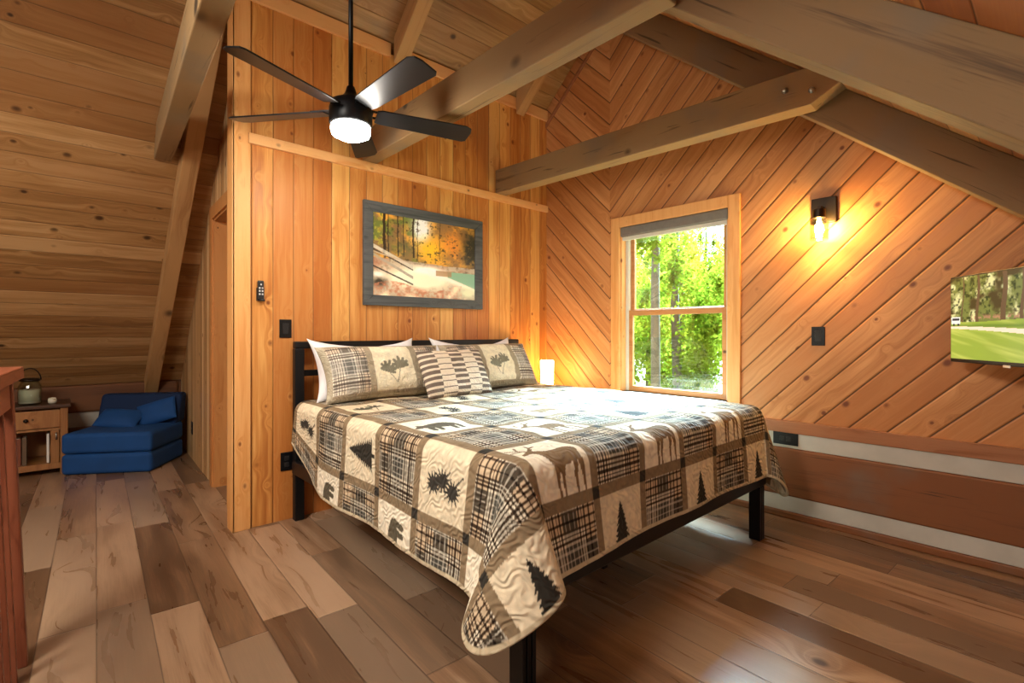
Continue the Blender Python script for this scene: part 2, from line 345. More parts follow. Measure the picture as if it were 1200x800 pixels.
def sash(x0, x1, z0, z1):
    bm = BM(); ya, yb, f = WY0+j+.02, WY1-j-.02, .045
    box(bm, x0, x1, ya, ya+f, z0, z1); box(bm, x0, x1, yb-f, yb, z0, z1); box(bm, x0, x1, ya+f, yb-f, z0, z0+f); box(bm, x0, x1, ya+f, yb-f, z1-f, z1)
    s_ = obj('window_sash', bm, M['sash'], w1, bevel=.003)
    bm = BM(); box(bm, (x0+x1)/2-.002, (x0+x1)/2+.002, ya+f, yb-f, z0+f, z1-f); obj('pane', bm, M['pane'], s_)
sash(XW+.06, XW+.085, WZ0, 1.39); sash(XW+.088, XW+.113, 1.355, WZ1-j)
rb = thing('roller_blind', 'grey roller blind cassette rolled up at the top of the window', 'blind', (XW, (WY0+WY1)/2, WZ1-.1))
L = (WY1-WY0)/2-.004
bm = BM(); box(bm, -.012, .05, -L, L, .018, .1); obj('cassette', bm, M['blind'], rb, bevel=.012)
bm = BM(); box(bm, .004, .03, -L+.01, L-.01, -.012, .022); obj('bottom_bar', bm, M['vinyl'], rb, bevel=.006)
# ------------------------------------------------------------------ timber frame
def beam(name, p0, p1, w, h, mat, label, cat='beam', endcut=0.0, bevel=.006, group=None):
    """p0,p1 = centre of the underside; box of width w (horizontal) and height h"""
    p0, p1 = Vector(p0), Vector(p1); d = (p1-p0); L = d.length; d.normalize(); side = d.cross(Vector((0,0,1))).normalized(); up = side.cross(d)
    o = p0; Mx = Matrix(((d.x,side.x,up.x,0),(d.y,side.y,up.y,0),(d.z,side.z,up.z,0),(0,0,0,1)))
    bm = BM(); prism(bm, [(0,-w/2,0),(L-endcut,-w/2,0),(L,-w/2,h*.45 if endcut else h),(L,-w/2,h),(0,-w/2,h)] if endcut else [(0,-w/2,0),(L,-w/2,0),(L,-w/2,h),(0,-w/2,h)], (0,w,0), Mx)
    for v in bm.verts: v.co += o
    ob = obj(name, bm, mat, bevel=bevel)
    return tag(ob, label, cat, group)
TH = .205
beam('tie_beam', (1.665,YB,2.427), (1.665,.97,2.427), .105, TH, M['timber_y'], 'long weathered tie beam crossing just behind the ceiling fan')
tb = beam('tie_beam', (2.915,YB,2.427), (3.06,.74,2.427), .12, TH, M['timber_y'], 'bolted tie beam over the window, nearest the gable wall', endcut=.17)
for (y, z) in ((1.03,2.54), (.9,2.50)):
    bm = BM(); lathe(bm, [(0,.0),(.016,.0),(.016,.006),(.009,.012),(.009,.02),(0,.02)], (0,0,0), 12, Matrix.Rotation(-PI/2, 4, 'Y'))
    x = 2.915+(3.06-2.915)*(YB-y)/(YB-.74)-.06
    b = obj('bolt', bm, M['steel'], tb, True); b.location = (x, y, z)
beam('tie_beam', (.565,4.36,2.44), (.30,-.6,2.44), .105, TH, M['timber_y'], 'tie beam high on the left meeting the planked slope')
def rafter(x, w, ya, yb, mat, label, depth=.2):
    k = depth*math.sqrt(1+(SR if ya < YR-.01 and yb <= YR else SL)**2)
    bm = BM(); prism(bm, [(x-w/2,ya,roof(ya)), (x-w/2,yb,roof(yb)), (x-w/2,yb,roof(yb)-k), (x-w/2,ya,roof(ya)-k)], (w,0,0))
    return tag(obj('rafter', bm, mat, bevel=.005), label, 'rafter')
rafter(1.80, .15, YMIN+.01, YR, M['timber_r'], 'thick knotty rafter at upper right, largest and nearest', .195)
rafter(3.185, .12, YMIN+.01, YR, M['timber_r'], 'dark sloping rafter in front of the gable wall above the sconce', .19)
rafter(.715, .11, YR, YMAX-.02, M['timber_l'], 'long rafter running down the left slope to the blue chair', .13)
rafter(1.90, .11, YR, YB-.03, M['timber_l'], 'short rafter above the fan on the bedroom slope', .14)
rafter(3.13, .10, YR, YB-.03, M['timber_l'], 'short rafter beside the gable peak over the bed', .15)
bm = BM(); box(bm, XMIN, XW, YR-.02, YR+.02, ZR-.2, ZR-.005); tag(obj('ridge_board', bm, M['timber_y'], bevel=.004), 'ridge board along the peak of the planked ceiling', 'beam')
# ------------------------------------------------------------------ bed
bx0, bx1, by0, by1 = 1.12, 3.06, 1.20, 3.31
bed = thing('bed', 'black metal king bed frame with low open headboard', 'bed', (0,0,0))
for x, y in ((bx0+.02,by0), (bx1-.035,by0)):
    bm = BM(); s_ = .032
    for k in range(3): box(bm, x-s_+.023*k, x-s_+.018+.023*k, y-s_, y+s_, 0, .31)
    box(bm, x-s_+.006, x+s_-.006, y-s_+.008, y+s_-.008, 0, .31)
    obj('leg', bm, M['black'], bed, bevel=.003)
for y in (1.58, 2.25, 2.9):
    bm = BM(); box(bm, 2.05, 2.085, y-.0175, y+.0175, 0, .37); obj('leg', bm, M['black'], bed, bevel=.003)
bm = BM(); box(bm, bx0-.03, bx1+.03, by0-.03, by0+.01, .31, .39); obj('foot_rail', bm, M['black'], bed, bevel=.006)
for x in (bx0, bx1):
    bm = BM(); box(bm, x-.02, x+.02, by0+.01, by1-.03, .31, .39); obj('side_rail', bm, M['black'], bed, bevel=.006)
for k in range(9):
    bm = BM(); y = by0+.12+k*.235; box(bm, bx0+.02, bx1-.02, y-.035, y+.035, .37, .395); obj('slat', bm, M['black'], bed)
hb = BM()
for x in (bx0+.03, bx1-.02):
    bm = BM(); box(bm, x-.03, x+.03, by1-.03, by1+.02, 0, 1.10); obj('headboard_post', bm, M['black'], bed, bevel=.006)
bm = BM(); box(bm, bx0, bx1+.01, by1-.03, by1+.02, 1.10, 1.145); obj('headboard_rail', bm, M['black'], bed, bevel=.008)
bm = BM(); box(bm, bx0+.06, bx1-.05, by1-.015, by1+.005, .92, .96); box(bm, bx0+.06, bx1-.05, by1-.015, by1+.005, .42, .47); obj('headboard_rail', bm, M['black'], bed, bevel=.004)
for k in range(11):
    x = bx0+.2+k*.155; bm = BM(); box(bm, x-.009, x+.009, by1-.012, by1+.002, .47, .92); obj('headboard_bar', bm, M['black'], bed)
ZT = .765
bm = BM(); box(bm, bx0+.015, bx1-.015, by0+.015, by1-.035, .395, ZT-.022)
tag(obj('mattress', bm, M['mattress'], bevel=.05, seg=4), 'thick white mattress under the patchwork quilt', 'mattress')
# --- printed patterns
def seg(X, Y, a, b, r0, r1=None):
    r1 = r0 if r1 is None else r1; ax, ay = a; bx, by = b; dx, dy = bx-ax, by-ay
    t = np.clip(((X-ax)*dx+(Y-ay)*dy)/(dx*dx+dy*dy+1e-9), 0, 1)
    return np.hypot(X-ax-t*dx, Y-ay-t*dy) < r0+(r1-r0)*t
def motif(kind, X, Y):
    m = np.zeros(X.shape, bool)
    if kind == 'tree':
        y = np.clip((Y+.34)/.72, 0, 1); w = .30*(1-y)**.85*(.62+.38*(1-((y*11+.25*np.sin(X*40))%1.0))); m |= (Y > -.34) & (Y < .38) & (np.abs(X) < w)
        m |= (np.abs(X) < .03) & (Y > -.42) & (Y < -.3)
    elif kind == 'cone':
        for cx, cy, R_ in ((-.02,.20,.17),(.05,.02,.2),(-.05,-.18,.19)):
            for k in range(13):
                t = k*2*PI/13+cy*9; L_ = R_*(.8+.2*((k*7)%3)/2); m |= seg(X, Y, (cx+.05*math.cos(t),cy+.05*math.sin(t)), (cx+L_*math.cos(t), cy+L_*math.sin(t)), .024, .006)
            for k in range(7):
                t = k*2*PI/7+.3; m |= seg(X, Y, (cx,cy), (cx+.09*math.cos(t), cy+.09*math.sin(t)), .012)
        m |= seg(X, Y, (.0,-.2), (.16,-.36), .014)
    elif kind == 'leaf':
        for cx, cy, an in ((-.16,0,.35),(.14,.08,-.15)):
            for a in range(-3, 4):
                t = a*.55+an; L = .22-.025*abs(a); m |= seg(X, Y, (cx,cy-.1), (cx+L*math.sin(t), cy-.1+L*math.cos(t)), .045, .03)
            m |= seg(X, Y, (cx,cy-.1), (0,-.38), .008)
    elif kind == 'bear':
        m |= ((X/.33)**2+((Y-.02)/.15)**2) < 1; m |= seg(X, Y, (-.26,.06), (-.38,.0), .09, .05); m |= seg(X, Y, (-.3,.12), (-.3,.16), .03)
        for x in (-.22,-.1,.16,.28): m |= seg(X, Y, (x,-.02), (x-.02,-.24), .055, .04)
    elif kind == 'deer':
        m |= seg(X, Y, (-.02,.03), (.28,.06), .125, .115); m |= seg(X, Y, (-.06,.07), (-.2,.22), .105, .055); m |= seg(X, Y, (-.19,.23), (-.35,.17), .055, .026); m |= seg(X, Y, (-.15,.27), (-.08,.32), .022, .01)
        for x, e in ((-.07,-.09),(.02,.0),(.26,.23),(.34,.37)): m |= seg(X, Y, (x,-.02), (e,-.2), .05, .028); m |= seg(X, Y, (e,-.2), (e+.015,-.38), .026, .018)
        for p in ([(-.2,.26),(-.27,.36),(-.22,.47)], [(-.27,.36),(-.4,.42)], [(-.18,.27),(-.08,.36),(-.05,.47)], [(-.08,.36),(.05,.42)], [(-.24,.32),(-.42,.31)]):
            for i in range(len(p)-1): m |= seg(X, Y, p[i], p[i+1], .017)
    return m
CREAM, BROWN, DARK, DEER = np.array([224,208,178.]), np.array([136,116,90.]), np.array([52,48,42.]), np.array([124,98,68.])
def plaid(a, b):
    """a,b in 0..1"""
    c = np.ones(a.shape+(3,))*np.array([228,217,194.])
    band = lambda q, lo, hi: ((q > lo) & (q < hi)).astype(float)
    A, B = band(a,.40,.66), band(b,.40,.66); C, D = band(a,.80,.96), band(b,.80,.96)
    c = c*(1-.24*np.maximum(A, B)[...,None])*(1-(.60*A*B)[...,None])*(1-(.5*np.maximum(C*B, A*D))[...,None])*(1-.16*np.maximum(C, D)[...,None]*np.array([.6,1,1.4]))
    for q in (a, b):
        for p, t, k in ((.155,.010,.62),(.20,.010,.62),(.25,.016,.72),(.31,.010,.6),(.36,.012,.68),(.70,.014,.7),(.745,.010,.6),(.79,.012,.66),(.88,.012,.66),(.975,.012,.6)):
            w = (np.abs(q-p) < t).astype(float)[...,None]; c = c*(1-w*k*np.array([.92,1.0,1.06]))
        for p in (.45,.53,.61):
            w = (np.abs(q-p) < .008).astype(float)[...,None]; c = c*(1-.55*w)+.55*w*np.array([225,216,198.])
    return c
def patchwork(s, t, s0, t0, ps, pt, kinds, orient=None):
    i = np.floor((s-s0)/ps).astype(int); j = np.floor((t-t0)/pt).astype(int); a = (s-s0)/ps-i; b = (t-t0)/pt-j
    pl = ((i+j) % 2) == 0
    c = np.where(pl[...,None], plaid(a, b), CREAM)
    fa, fb = (a-.08)/.84-.42-.08, (b-.08)/.84-.5
    X, Y = (a-.54), (b-.54)
    if orient is not None:
        o = orient(i, j); X, Y = np.where(o == 0, X, np.where(o == 1, -Y, Y)), np.where(o == 0, Y, np.where(o == 1, X, -X))
    X, Y = X*1.08, Y*1.08
    kk = kinds(i, j)
    for name, colr in (('tree',DARK),('cone',DARK+8),('bear',np.array([92,84,68.])),('deer',DEER),('leaf',np.array([88,84,66.]))):
        m = motif(name, X, Y+(.06 if name == 'deer' else 0)) & (kk == name) & ~pl; c[m] = colr
    inner = (kk == 'bear') | (kk == 'deer'); lt = inner & ~pl & (np.abs(c-CREAM).sum(-1) < 1); c[lt] = np.array([234,222,198.])
    sa, sb = a < .13, b < .13
    c[sa | sb] = BROWN; c[sa & sb] = DARK
    n = fbm(s*60, t*60, 5, 2)[...,None]; return c*(.92+.16*n)
# --- quilt
rc = .055; OL, OF, ORR = .50, .415, .50
xe0, xe1, ye = bx0+.01+rc-.03, bx1-.01-rc+.03, by0+rc-.02
ds = .0046
sv = np.arange(xe0-OL, xe1+ORR+ds, ds); tv = np.arange(ye-OF, 3.2, ds); s_, t_ = np.meshgrid(sv, tv)
# rounded hem corners and a slightly uneven hem
def rnd_corner(s, t):
    s = s.copy(); t = t.copy()
    for sg, xe, oo in ((-1,xe0,OL),(1,xe1,ORR)):
        u = np.maximum((s-xe)*sg, 0)/oo; v = np.maximum(ye-t, 0)/OF; m = (u > 0) & (v > 0)
        p = 5.0; k = np.where(m, np.maximum(np.maximum(u,v),1e-6)/np.maximum((u**p+v**p)**(1/p), 1e-6), 1.0)
        s = np.where(m, xe+sg*u*oo*k, s); t = np.where(m, ye-v*OF*k, t)
    return s, t
sf, tf = rnd_corner(s_, t_)
kindmap = {}
def kinds(i, j):
    names = np.array(['deer','tree','bear','leaf','cone'])
    k = (i*3+j*2) % 5; out = names[k]
    out = np.where(i < 0, np.where((j % 4) < 2, 'cone', 'tree'), out)
    out = np.where(j < 0, 'tree', out)
    out = np.where((i == 0) & (j == 0), 'deer', out); out = np.where((i == 0) & (j == 2), 'bear', out); out = np.where((i == 2) & (j == 0), 'deer', out); out = np.where((i == 4) & (j == 0), 'deer', out)
    out = np.where((i <= -1) & (j == 1), 'cone', out); out = np.where((i == -1) & (j == 3), 'tree', out); out = np.where((i == -1) & (j == 5), 'cone', out)
    out = np.where((i < -1), 'bear', out)
    return out
def orient(i, j): return np.where((i < 0) & (j >= 0), 1, np.where((i > 5) & (j >= 0), 2, 0))
PS, PT = .32, .355
par = 1
colq = patchwork(sf, tf, 1.13, 1.06, PS, PT, kinds, orient) if False else None
def pw_shift(s, t):
    # checkerboard parity: the patch (0,0) carries the deer
    return patchwork(s, t, 1.13-PS, 1.025, PS, PT, lambda i, j: kinds(i-1, j), None)
colq = pw_shift(sf, tf)
edge = np.minimum(np.minimum(s_-sv[0], sv[-1]-s_), t_-tv[0]) < .014; colq[edge] = np.array([196,180,150.])
def outdown(q):
    a = np.minimum(q/rc, PI/2); o = rc*np.sin(a); d = rc*(1-np.cos(a)); e = np.maximum(q-rc*PI/2, 0)
    return o+.035*e, d+e*.999
u = np.where(sf < xe0, xe0-sf, np.where(sf > xe1, sf-xe1, 0.0)); sgn = np.where(sf < (xe0+xe1)/2, -1.0, 1.0)
v = np.maximum(ye-tf, 0.0)
bxq, byq = np.clip(sf, xe0, xe1), np.maximum(tf, ye)
rho = np.hypot(u, v); phi = np.arctan2(v, u+1e-9)/(PI/2); phi = np.where(rho > 1e-6, phi, .5)
corner = (u > 0) & (v > 0)
oo, dn_ = outdown(rho)
px = bxq+sgn*oo*np.cos(phi*PI/2)*(rho > 0); py = byq-oo*np.sin(phi*PI/2)*(rho > 0); pz = ZT-dn_
kd, ks = np.where(sgn < 0, .16, .16), np.where(sgn < 0, .30, .20)
R = np.maximum(rho-.07, 0)
phw = np.clip(phi, 0, 1)**np.where(sgn < 0, 1.25, .9); psi = (-135+270*phw)*PI/180
Dx, Dy = sgn*A45, -A45; Sx, Sy = -sgn*A45, -A45
ld = R*kd*(A45+np.cos(psi)); ls = R*ks*np.sin(psi)
px = np.where(corner, px+ld*Dx+ls*Sx, px); py = np.where(corner, py+ld*Dy+ls*Sy, py)
# curtains next to the corner follow the flare
dl = tf-ye; side = (u > 0) & (v <= 0); k = R*ks*A45
px = np.where(side, px-k*Sx*np.exp(-dl/.3), px); py = np.where(side, py-k*Sy*np.exp(-dl/.18)*.9, py)
foot = (v > 0) & (u <= 0)
for sg, xe in ((-1,xe0),(1,xe1)):
    dl2 = np.abs(sf-xe); k2 = R*(.30 if sg < 0 else .20)*A45
    px = np.where(foot, px+k2*(-sg*A45)*np.exp(-dl2/.18)*.9, px); py = np.where(foot, py+k2*(-A45)*np.exp(-dl2/.3), py)
# soft folds and surface undulation
wv = np.sin(sf*9+1.0)*.5+fbm(sf*4, tf*4, 9, 3)-.5
py = py-np.where(foot, R*.05*wv, 0); px = px+np.where(side, sgn*R*.06*(np.sin(tf*8)*.5+fbm(sf*4, tf*4, 9, 3)-.5), 0)
pz = pz+np.where(rho <= 0, 1, np.exp(-rho/.1))*(.016*(fbm(sf*3.2, tf*3.2, 4, 3)-.5)+.01*(fbm(sf*9, tf*9, 8, 2)-.5))
# hem rises a little toward the headboard on the left
pz = pz+np.where(side & (sgn < 0), .22*np.clip((tf-2.72)/.48, 0, 1)**1.6*np.clip(R/.4, 0, 1), 0)
quilt = grid('quilt', np.stack([px,py,pz], -1), M['paint_quilt'], colq, np.stack([sf,tf], -1))
so = quilt.modifiers.new('thick', 'SOLIDIFY'); so.thickness = .011; so.offset = 1
tag(quilt, 'brown and cream patchwork lodge quilt draped over the bed', 'quilt')
# --- pillows
def pillow(name, w, h, th, mat, loc, tilt, rz, label, cat, colf=None, seed=1, n=120, ear=.05, group=None, sag=.0, roll=0.0):
    nx, ny = n, int(n*h/w); a, b = np.meshgrid(np.linspace(-1,1,nx), np.linspace(-1,1,ny))
    prof = (np.clip(1-np.abs(a)**3.2,0,1)*np.clip(1-np.abs(b)**2.8,0,1))**.55
    pin = 1-ear*(1-np.abs(a)**2)*(np.abs(b)**6); pin2 = 1-ear*(1-np.abs(b)**2)*(np.abs(a)**6)
    X = a*w/2*pin2; Z = b*h/2*pin; z2 = fbm(a*2.2+5, b*2.2+5, seed, 3)-.5; wr = fbm(a*6+9, b*6+9, seed+3, 2)-.5
    Z = Z-sag*(1-a*a)*(b > 0)*b
    Yf = -(th/2*prof*(1+.35*z2)+.012*wr*prof)-.002; Yb_ = th/2*prof+.002
    me = None; T = Matrix.Translation(loc) @ Matrix.Rotation(rz, 4, 'Z') @ Matrix.Rotation(-tilt, 4, 'X') @ Matrix.Rotation(roll, 4, 'Y') @ Matrix.Translation((0,0,h/2))
    T = np.array(T)
    def tr(Y): P = np.stack([X,Y,Z,np.ones_like(X)], -1) @ T.T; return P[...,:3]
    Pf, Pb = tr(Yf), tr(Yb_)[:, ::-1]
    P = np.concatenate([Pf, Pb], 1)                      # sheet folded round the right edge
    P = np.concatenate([P, P[:, :1]], 1)
    uv = np.stack([a*w/2, b*h/2], -1); uv = np.concatenate([uv, uv[:, ::-1], uv[:, :1]], 1)
    col = None
    if colf is not None:
        cf = colf(a*w/2, b*h/2); col = np.concatenate([cf, cf[:, ::-1], cf[:, :1]], 1)
    o = grid(name, P, mat, col, uv); tag(o, label, cat, group)
    return o
def sham_pattern(x, y):
    W = .88; H = .38
    e = (np.abs(x) > W/2-.035) | (np.abs(y) > H/2-.012)
    i = np.where(x < -.15, 0, np.where(x > .17, 2, 1))
    a = np.where(i == 0, (x+.44)/.29, np.where(i == 1, (x+.15)/.32, (x-.17)/.29)); b = (y+H/2)/H
    c = np.where((i != 1)[...,None], plaid(a % 1, b % 1), np.array([226,212,176.]))
    m = motif('leaf', (a-.5)*1.0, (y/.30)) & (i == 1); c[m] = np.array([92,88,66.])
    st_ = (np.abs(x+.15) < .022) | (np.abs(x-.17) < .022) | (np.abs(y) > H/2-.035); c[st_] = np.array([138,120,90.]); c[e] = np.array([160,146,116.])
    c = c+(255-c)*.22
    return c*(.93+.14*fbm(x*60+50, y*60+50, 3, 2)[...,None])
def stripe_pattern(x, y):
    i = np.floor((x+.27)/.108).astype(int); f = ((y+.3)/.040) % 1
    c = np.ones(x.shape+(3,))*np.array([228,212,190.])
    c[(i % 2 == 0) & (f < .60)] = np.array([116,102,92.]); c[(i % 2 == 1) & (f > .60) & (f < .76)] = np.array([116,102,92.])
    return c
ZP = ZT+.012
pillow('pillow', .76, .42, .15, M['white_cloth'], (1.54, 3.03, ZP), .40, 0.0, 'plump white pillow at the left end of the bed, behind the sham', 'pillow', seed=3, ear=.12, sag=.05)
pillow('pillow', .80, .42, .15, M['white_cloth'], (2.46, 3.03, ZP), .40, 0.0, 'white pillow behind the right sham, its corner up at mid headboard', 'pillow', seed=6, ear=.12, sag=.06)
pillow('pillow_sham', .88, .38, .21, M['paint_sham'], (1.605, 2.90, ZP), .50, -.02, 'patchwork sham at left with plaid and green leaf panels', 'pillow', sham_pattern, seed=12, n=170, ear=.09)
pillow('pillow_sham', .88, .38, .21, M['paint_sham'], (2.50, 2.90, ZP), .50, .02, 'patchwork sham at right, nearest the glowing table lamp', 'pillow', sham_pattern, seed=15, n=170, ear=.09)
pillow('throw_pillow', .54, .34, .13, M['paint_sham'], (2.02, 2.715, ZP), .48, .03, 'small striped throw pillow leaning in the middle of the shams', 'pillow', stripe_pattern, seed=21, n=170, ear=.03)
# ------------------------------------------------------------------ bedside table and lamp
ns = thing('nightstand', 'small wooden nightstand in the corner behind the bed', 'nightstand', (3.30, 3.13, 0))
bm = BM(); box(bm, -.17, .16, -.19, .19, .66, .69); obj('tabletop', bm, M['rustic'], ns, bevel=.005)
bm = BM(); box(bm, -.15, .15, -.17, .17, .5, .66); obj('drawer_case', bm, M['rustic'], ns, bevel=.003)
bm = BM(); box(bm, -.13, .13, -.182, -.17, .52, .64); f = obj('drawer', bm, M['rustic'], ns, bevel=.003)
bm = BM(); lathe(bm, [(0,0),(.006,0),(.008,.012),(.014,.018),(.010,.026),(0,.028)], n=12, M=Matrix.Translation((0,-.182,.58)) @ Matrix.Rotation(PI/2,4,'X')); obj('knob', bm, M['bronze'], f, True)
for x in (-.13,.13):
    for y in (-.15,.15):
        bm = BM(); box(bm, x-.02, x+.02, y-.02, y+.02, 0, .5); obj('leg', bm, M['rustic'], ns, bevel=.003)
tl = thing('table_lamp', 'glowing white cylinder table lamp in the corner beyond the bed', 'lamp', (3.245, 3.10, .69))
bm = BM(); lathe(bm, [(.055,0),(.055,.012),(.02,.018),(.02,.03)], n=28); obj('lamp_base', bm, M['bronze'], tl, True)
bm = BM(); lathe(bm, [(.03,.03),(.056,.032),(.06,.26),(.055,.265),(.03,.265)], n=32); obj('lamp_shade', bm, M['lamp_glow'], tl, True)
# ------------------------------------------------------------------ ceiling fan
fan = thing('ceiling_fan', 'black five-blade ceiling fan with a lit round lamp', 'fan', (1.13, 2.487, 2.327))
bm = BM(); lathe(bm, [(.012,.10),(.012,1.36)], n=16); obj('downrod', bm, M['fan_black'], fan, True)
bm = BM(); lathe(bm, [(.02,1.30),(.05,1.32),(.068,1.40),(.07,1.45)], n=24); obj('canopy', bm, M['fan_black'], fan, True)
bm = BM(); lathe(bm, [(.02,.15),(.03,.115),(.05,.09),(.098,.065),(.108,.03),(.108,-.045),(.1,-.055),(.02,-.055)], n=40); obj('motor_housing', bm, M['fan_black'], fan, True)
bm = BM(); lathe(bm, [(.02,-.055),(.098,-.056),(.1,-.075),(.094,-.098),(.06,-.116),(.0,-.122)], n=40); obj('lamp_globe', bm, M['fan_glow'], fan, True)
for k in range(5):
    an = math.radians(57+72*k); Mb = Matrix.Rotation(an,4,'Z') @ Matrix.Translation((0,0,.022)) @ Matrix.Rotation(math.radians(-13),4,'X')
    bm = BM(); pts = [(.13,-.05),(.16,-.058),(.62,-.072),(.655,-.055),(.665,-.02),(.66,.06),(.64,.072),(.16,.058),(.13,.05)]
    prism(bm, [(x,y,-.004) for x,y in pts], (0,0,.008), Mb); bl = obj('blade', bm, M['fan_black'], fan, bevel=.002)
    bm = BM()
    for sy in (-.026,.026): box(bm, .085, .21, sy-.005, sy+.005, .004, .012, Mb)
    box(bm, .2, .21, -.03, .03, .004, .012, Mb); box(bm, .085, .11, -.03, .03, -.004, .012, Mb); obj('blade_bracket', bm, M['fan_black'], bl)
# ------------------------------------------------------------------ framed picture
PX0, PX1, PZ0, PZ1, PF = 1.61, 2.69, 1.40, 2.15, .075
pic = thing('picture', 'grey-framed autumn creek picture hanging over the bed', 'picture', ((PX0+PX1)/2, YB, PZ0))
hw, hh = (PX1-PX0)/2, PZ1-PZ0
bm = BM()
for (x0,z0,x1,z1,xi0,zi0,xi1,zi1) in ((-hw,0,hw,0,hw-PF,PF,-hw+PF,PF), (hw,0,hw,hh,hw-PF,hh-PF,hw-PF,PF), (hw,hh,-hw,hh,-hw+PF,hh-PF,hw-PF,hh-PF), (-hw,hh,-hw,0,-hw+PF,PF,-hw+PF,hh-PF)):
    prism(bm, [(x0,-.034,z0),(x1,-.034,z1),(xi0,-.026,zi0),(xi1,-.026,zi1)], (0,.03,0))
obj('picture_frame', bm, M['frame_grey'], pic, bevel=.003)
gx, gz = np.meshgrid(np.linspace(0,1,300), np.linspace(0,1,200))
def creek(x, y):
    n = fbm(x*9, y*7, 1, 5); n2 = fbm(x*40, y*30, 2, 3); n3 = fbm(x*5, y*5, 3, 3)
    def L(c, col, m): m = np.clip(m,0,1)[...,None]; return c*(1-m)+np.array(col,float)*m
    c = np.ones(x.shape+(3,))*np.array([120,92,60.])
    c = L(c, (196,140,58), (n-.42)*5); c = L(c, (96,104,50), (fbm(x*7,y*7,8,3)-.52)*7*(x < .4)); c = L(c, (206,200,60), (n2-.55)*6*(x < .1)*(y > .6))
    sky = np.exp(-((x-.44)/.075)**2-((y-.88)/.2)**2)*1.5; c = L(c, (226,228,232), sky*(.5+n2))
    yel = np.exp(-((x-.53)/.13)**2-((y-.62)/.14)**2)*1.8; c = L(c, (232,172,40), yel*(n2+.15)); c = L(c, (210,130,50), np.exp(-((x-.76)/.12)**2-((y-.74)/.18)**2)*1.6*n2*1.3)
    c = L(c, (44,42,28), np.exp(-((x-.97)/.1)**2-((y-.7)/.22)**2)*2*(n2+.2)); c = L(c, (60,50,34), (n2-.6)*4*(y > .45))
    c = L(c, (92,88,58), np.exp(-((x-.27)/.12)**2-((y-.6)/.1)**2)*1.4*n2)
    for tx, w in ((.10,.012),(.135,.004),(.22,.005),(.27,.004),(.36,.008),(.40,.003),(.62,.003)):
        c = L(c, (40,30,24), (np.abs(x-tx-.02*(n3-.5)) < w)*(y > .5)*.9)
    bank = .46+.03*(n3-.5)-.03*x; g = (y < bank).astype(float)
    c = L(c, (168,150,128), g); c = L(c, (108,88,70), g*(n2-.5)*3); c = L(c, (150,96,72), g*(n-.52)*4)
    wat = np.exp(-((x-(.42+.25*(.4-y)*np.sign(x-.3)))/.26)**2-((y-.24)/.13)**2)*1.9; c = L(c, (236,222,196), g*wat*(.55+.6*n))
    c = L(c, (244,240,228), g*np.exp(-((x-.5)/.14)**2-((y-.36)/.045)**2)*1.3); c = L(c, (236,230,214), g*np.exp(-((y-(.30-.42*(x-.62)))/.05)**2)*(x > .5)*.9)
    pool = (x > .7)*(y < .365)*(y > .31-.5*(x-.7)**1.1-.02); c = L(c, (122,160,134), pool*1.0); c = L(c, (150,112,80), (x > .58)*(x < .74)*(y > .3)*(y < .37)*.75)
    for (a, b, w, col) in ((.60,-.62,.022,(186,178,164)),(.56,-.6,.008,(50,42,36)),(.50,-.7,.018,(150,140,126)),(.53,-.3,.008,(170,150,130)),(.36,-.55,.010,(46,38,32))):
        c = L(c, col, (np.abs(y-(a+b*x)) < w)*(x < .36)*(.6+.6*n2))
    c = L(c, (52,46,40), np.exp(-((x-.06)/.06)**2-((y-.16)/.05)**2)*1.5*(.4+n2)); c = L(c, (220,214,204), np.exp(-((x-.05)/.05)**2-((y-.26)/.03)**2)*1.3)
    lv = (y < .14+.05*np.sin(x*9)).astype(float); c = L(c, (176,112,86), lv*(n2-.3)*2.2*(x < .85)); c = L(c, (226,206,180), lv*(n-.5)*5); c = L(c, (206,206,176), np.exp(-((x-.92)/.1)**2-((y-.1)/.07)**2)*1.2)
    return np.clip(c*1.16, 0, 255)
Pp = np.stack([-hw+PF-.004+gx*(2*hw-2*PF+.008), np.full_like(gx,-.017), PF-.004+gz*(hh-2*PF+.008)], -1)
grid('picture_print', Pp, M['paint_picture'], creek(gx,gz), None, pic)
bm = BM(); box(bm, -hw+.02, hw-.02, -.014, -.001, .02, hh-.02); obj('backing_board', bm, M['plastic_inner'], pic)
# ------------------------------------------------------------------ wall fittings
def plate(name, loc, rz, label, cat, w=.075, h=.118, kind='switch'):
    t = thing(name, label, cat, loc, rz)                    # plate faces local -Y
    bm = BM(); box(bm, -w/2, w/2, -.007, 0, -h/2, h/2); obj('cover_plate', bm, M['plastic'], t, bevel=.003)
    if kind == 'switch':
        bm = BM(); prism(bm, [(-.017,-.007,-.034),(.017,-.007,-.034),(.017,-.013,.034),(-.017,-.013,.034)], (0,.008,0)); obj('rocker', bm, M['plastic_inner'], t, bevel=.002)
    else:
        for q in (-.02,.02):
            bm = BM(); c_ = (0,q) if h > w else (q,0); box(bm, c_[0]-.015, c_[0]+.015, -.010, -.006, c_[1]-.015, c_[1]+.015); r_ = obj('receptacle', bm, M['plastic_inner'], t, bevel=.003)
            bm = BM(); box(bm, c_[0]-.007, c_[0]-.005, -.0106, -.0095, c_[1]-.004, c_[1]+.006); box(bm, c_[0]+.005, c_[0]+.007, -.0106, -.0095, c_[1]-.004, c_[1]+.006); obj('slot', bm, M['plastic'], r_)
    for q in (-1,1):
        bm = BM(); lathe(bm, [(0,0),(.003,0),(.003,.0015),(0,.0015)], n=10, M=Matrix.Translation((0 if h > w else q*.044, -.007, q*.044 if h > w else 0)) @ Matrix.Rotation(PI/2,4,'X'))
        obj('screw', bm, M['bronze'], t)
    return t
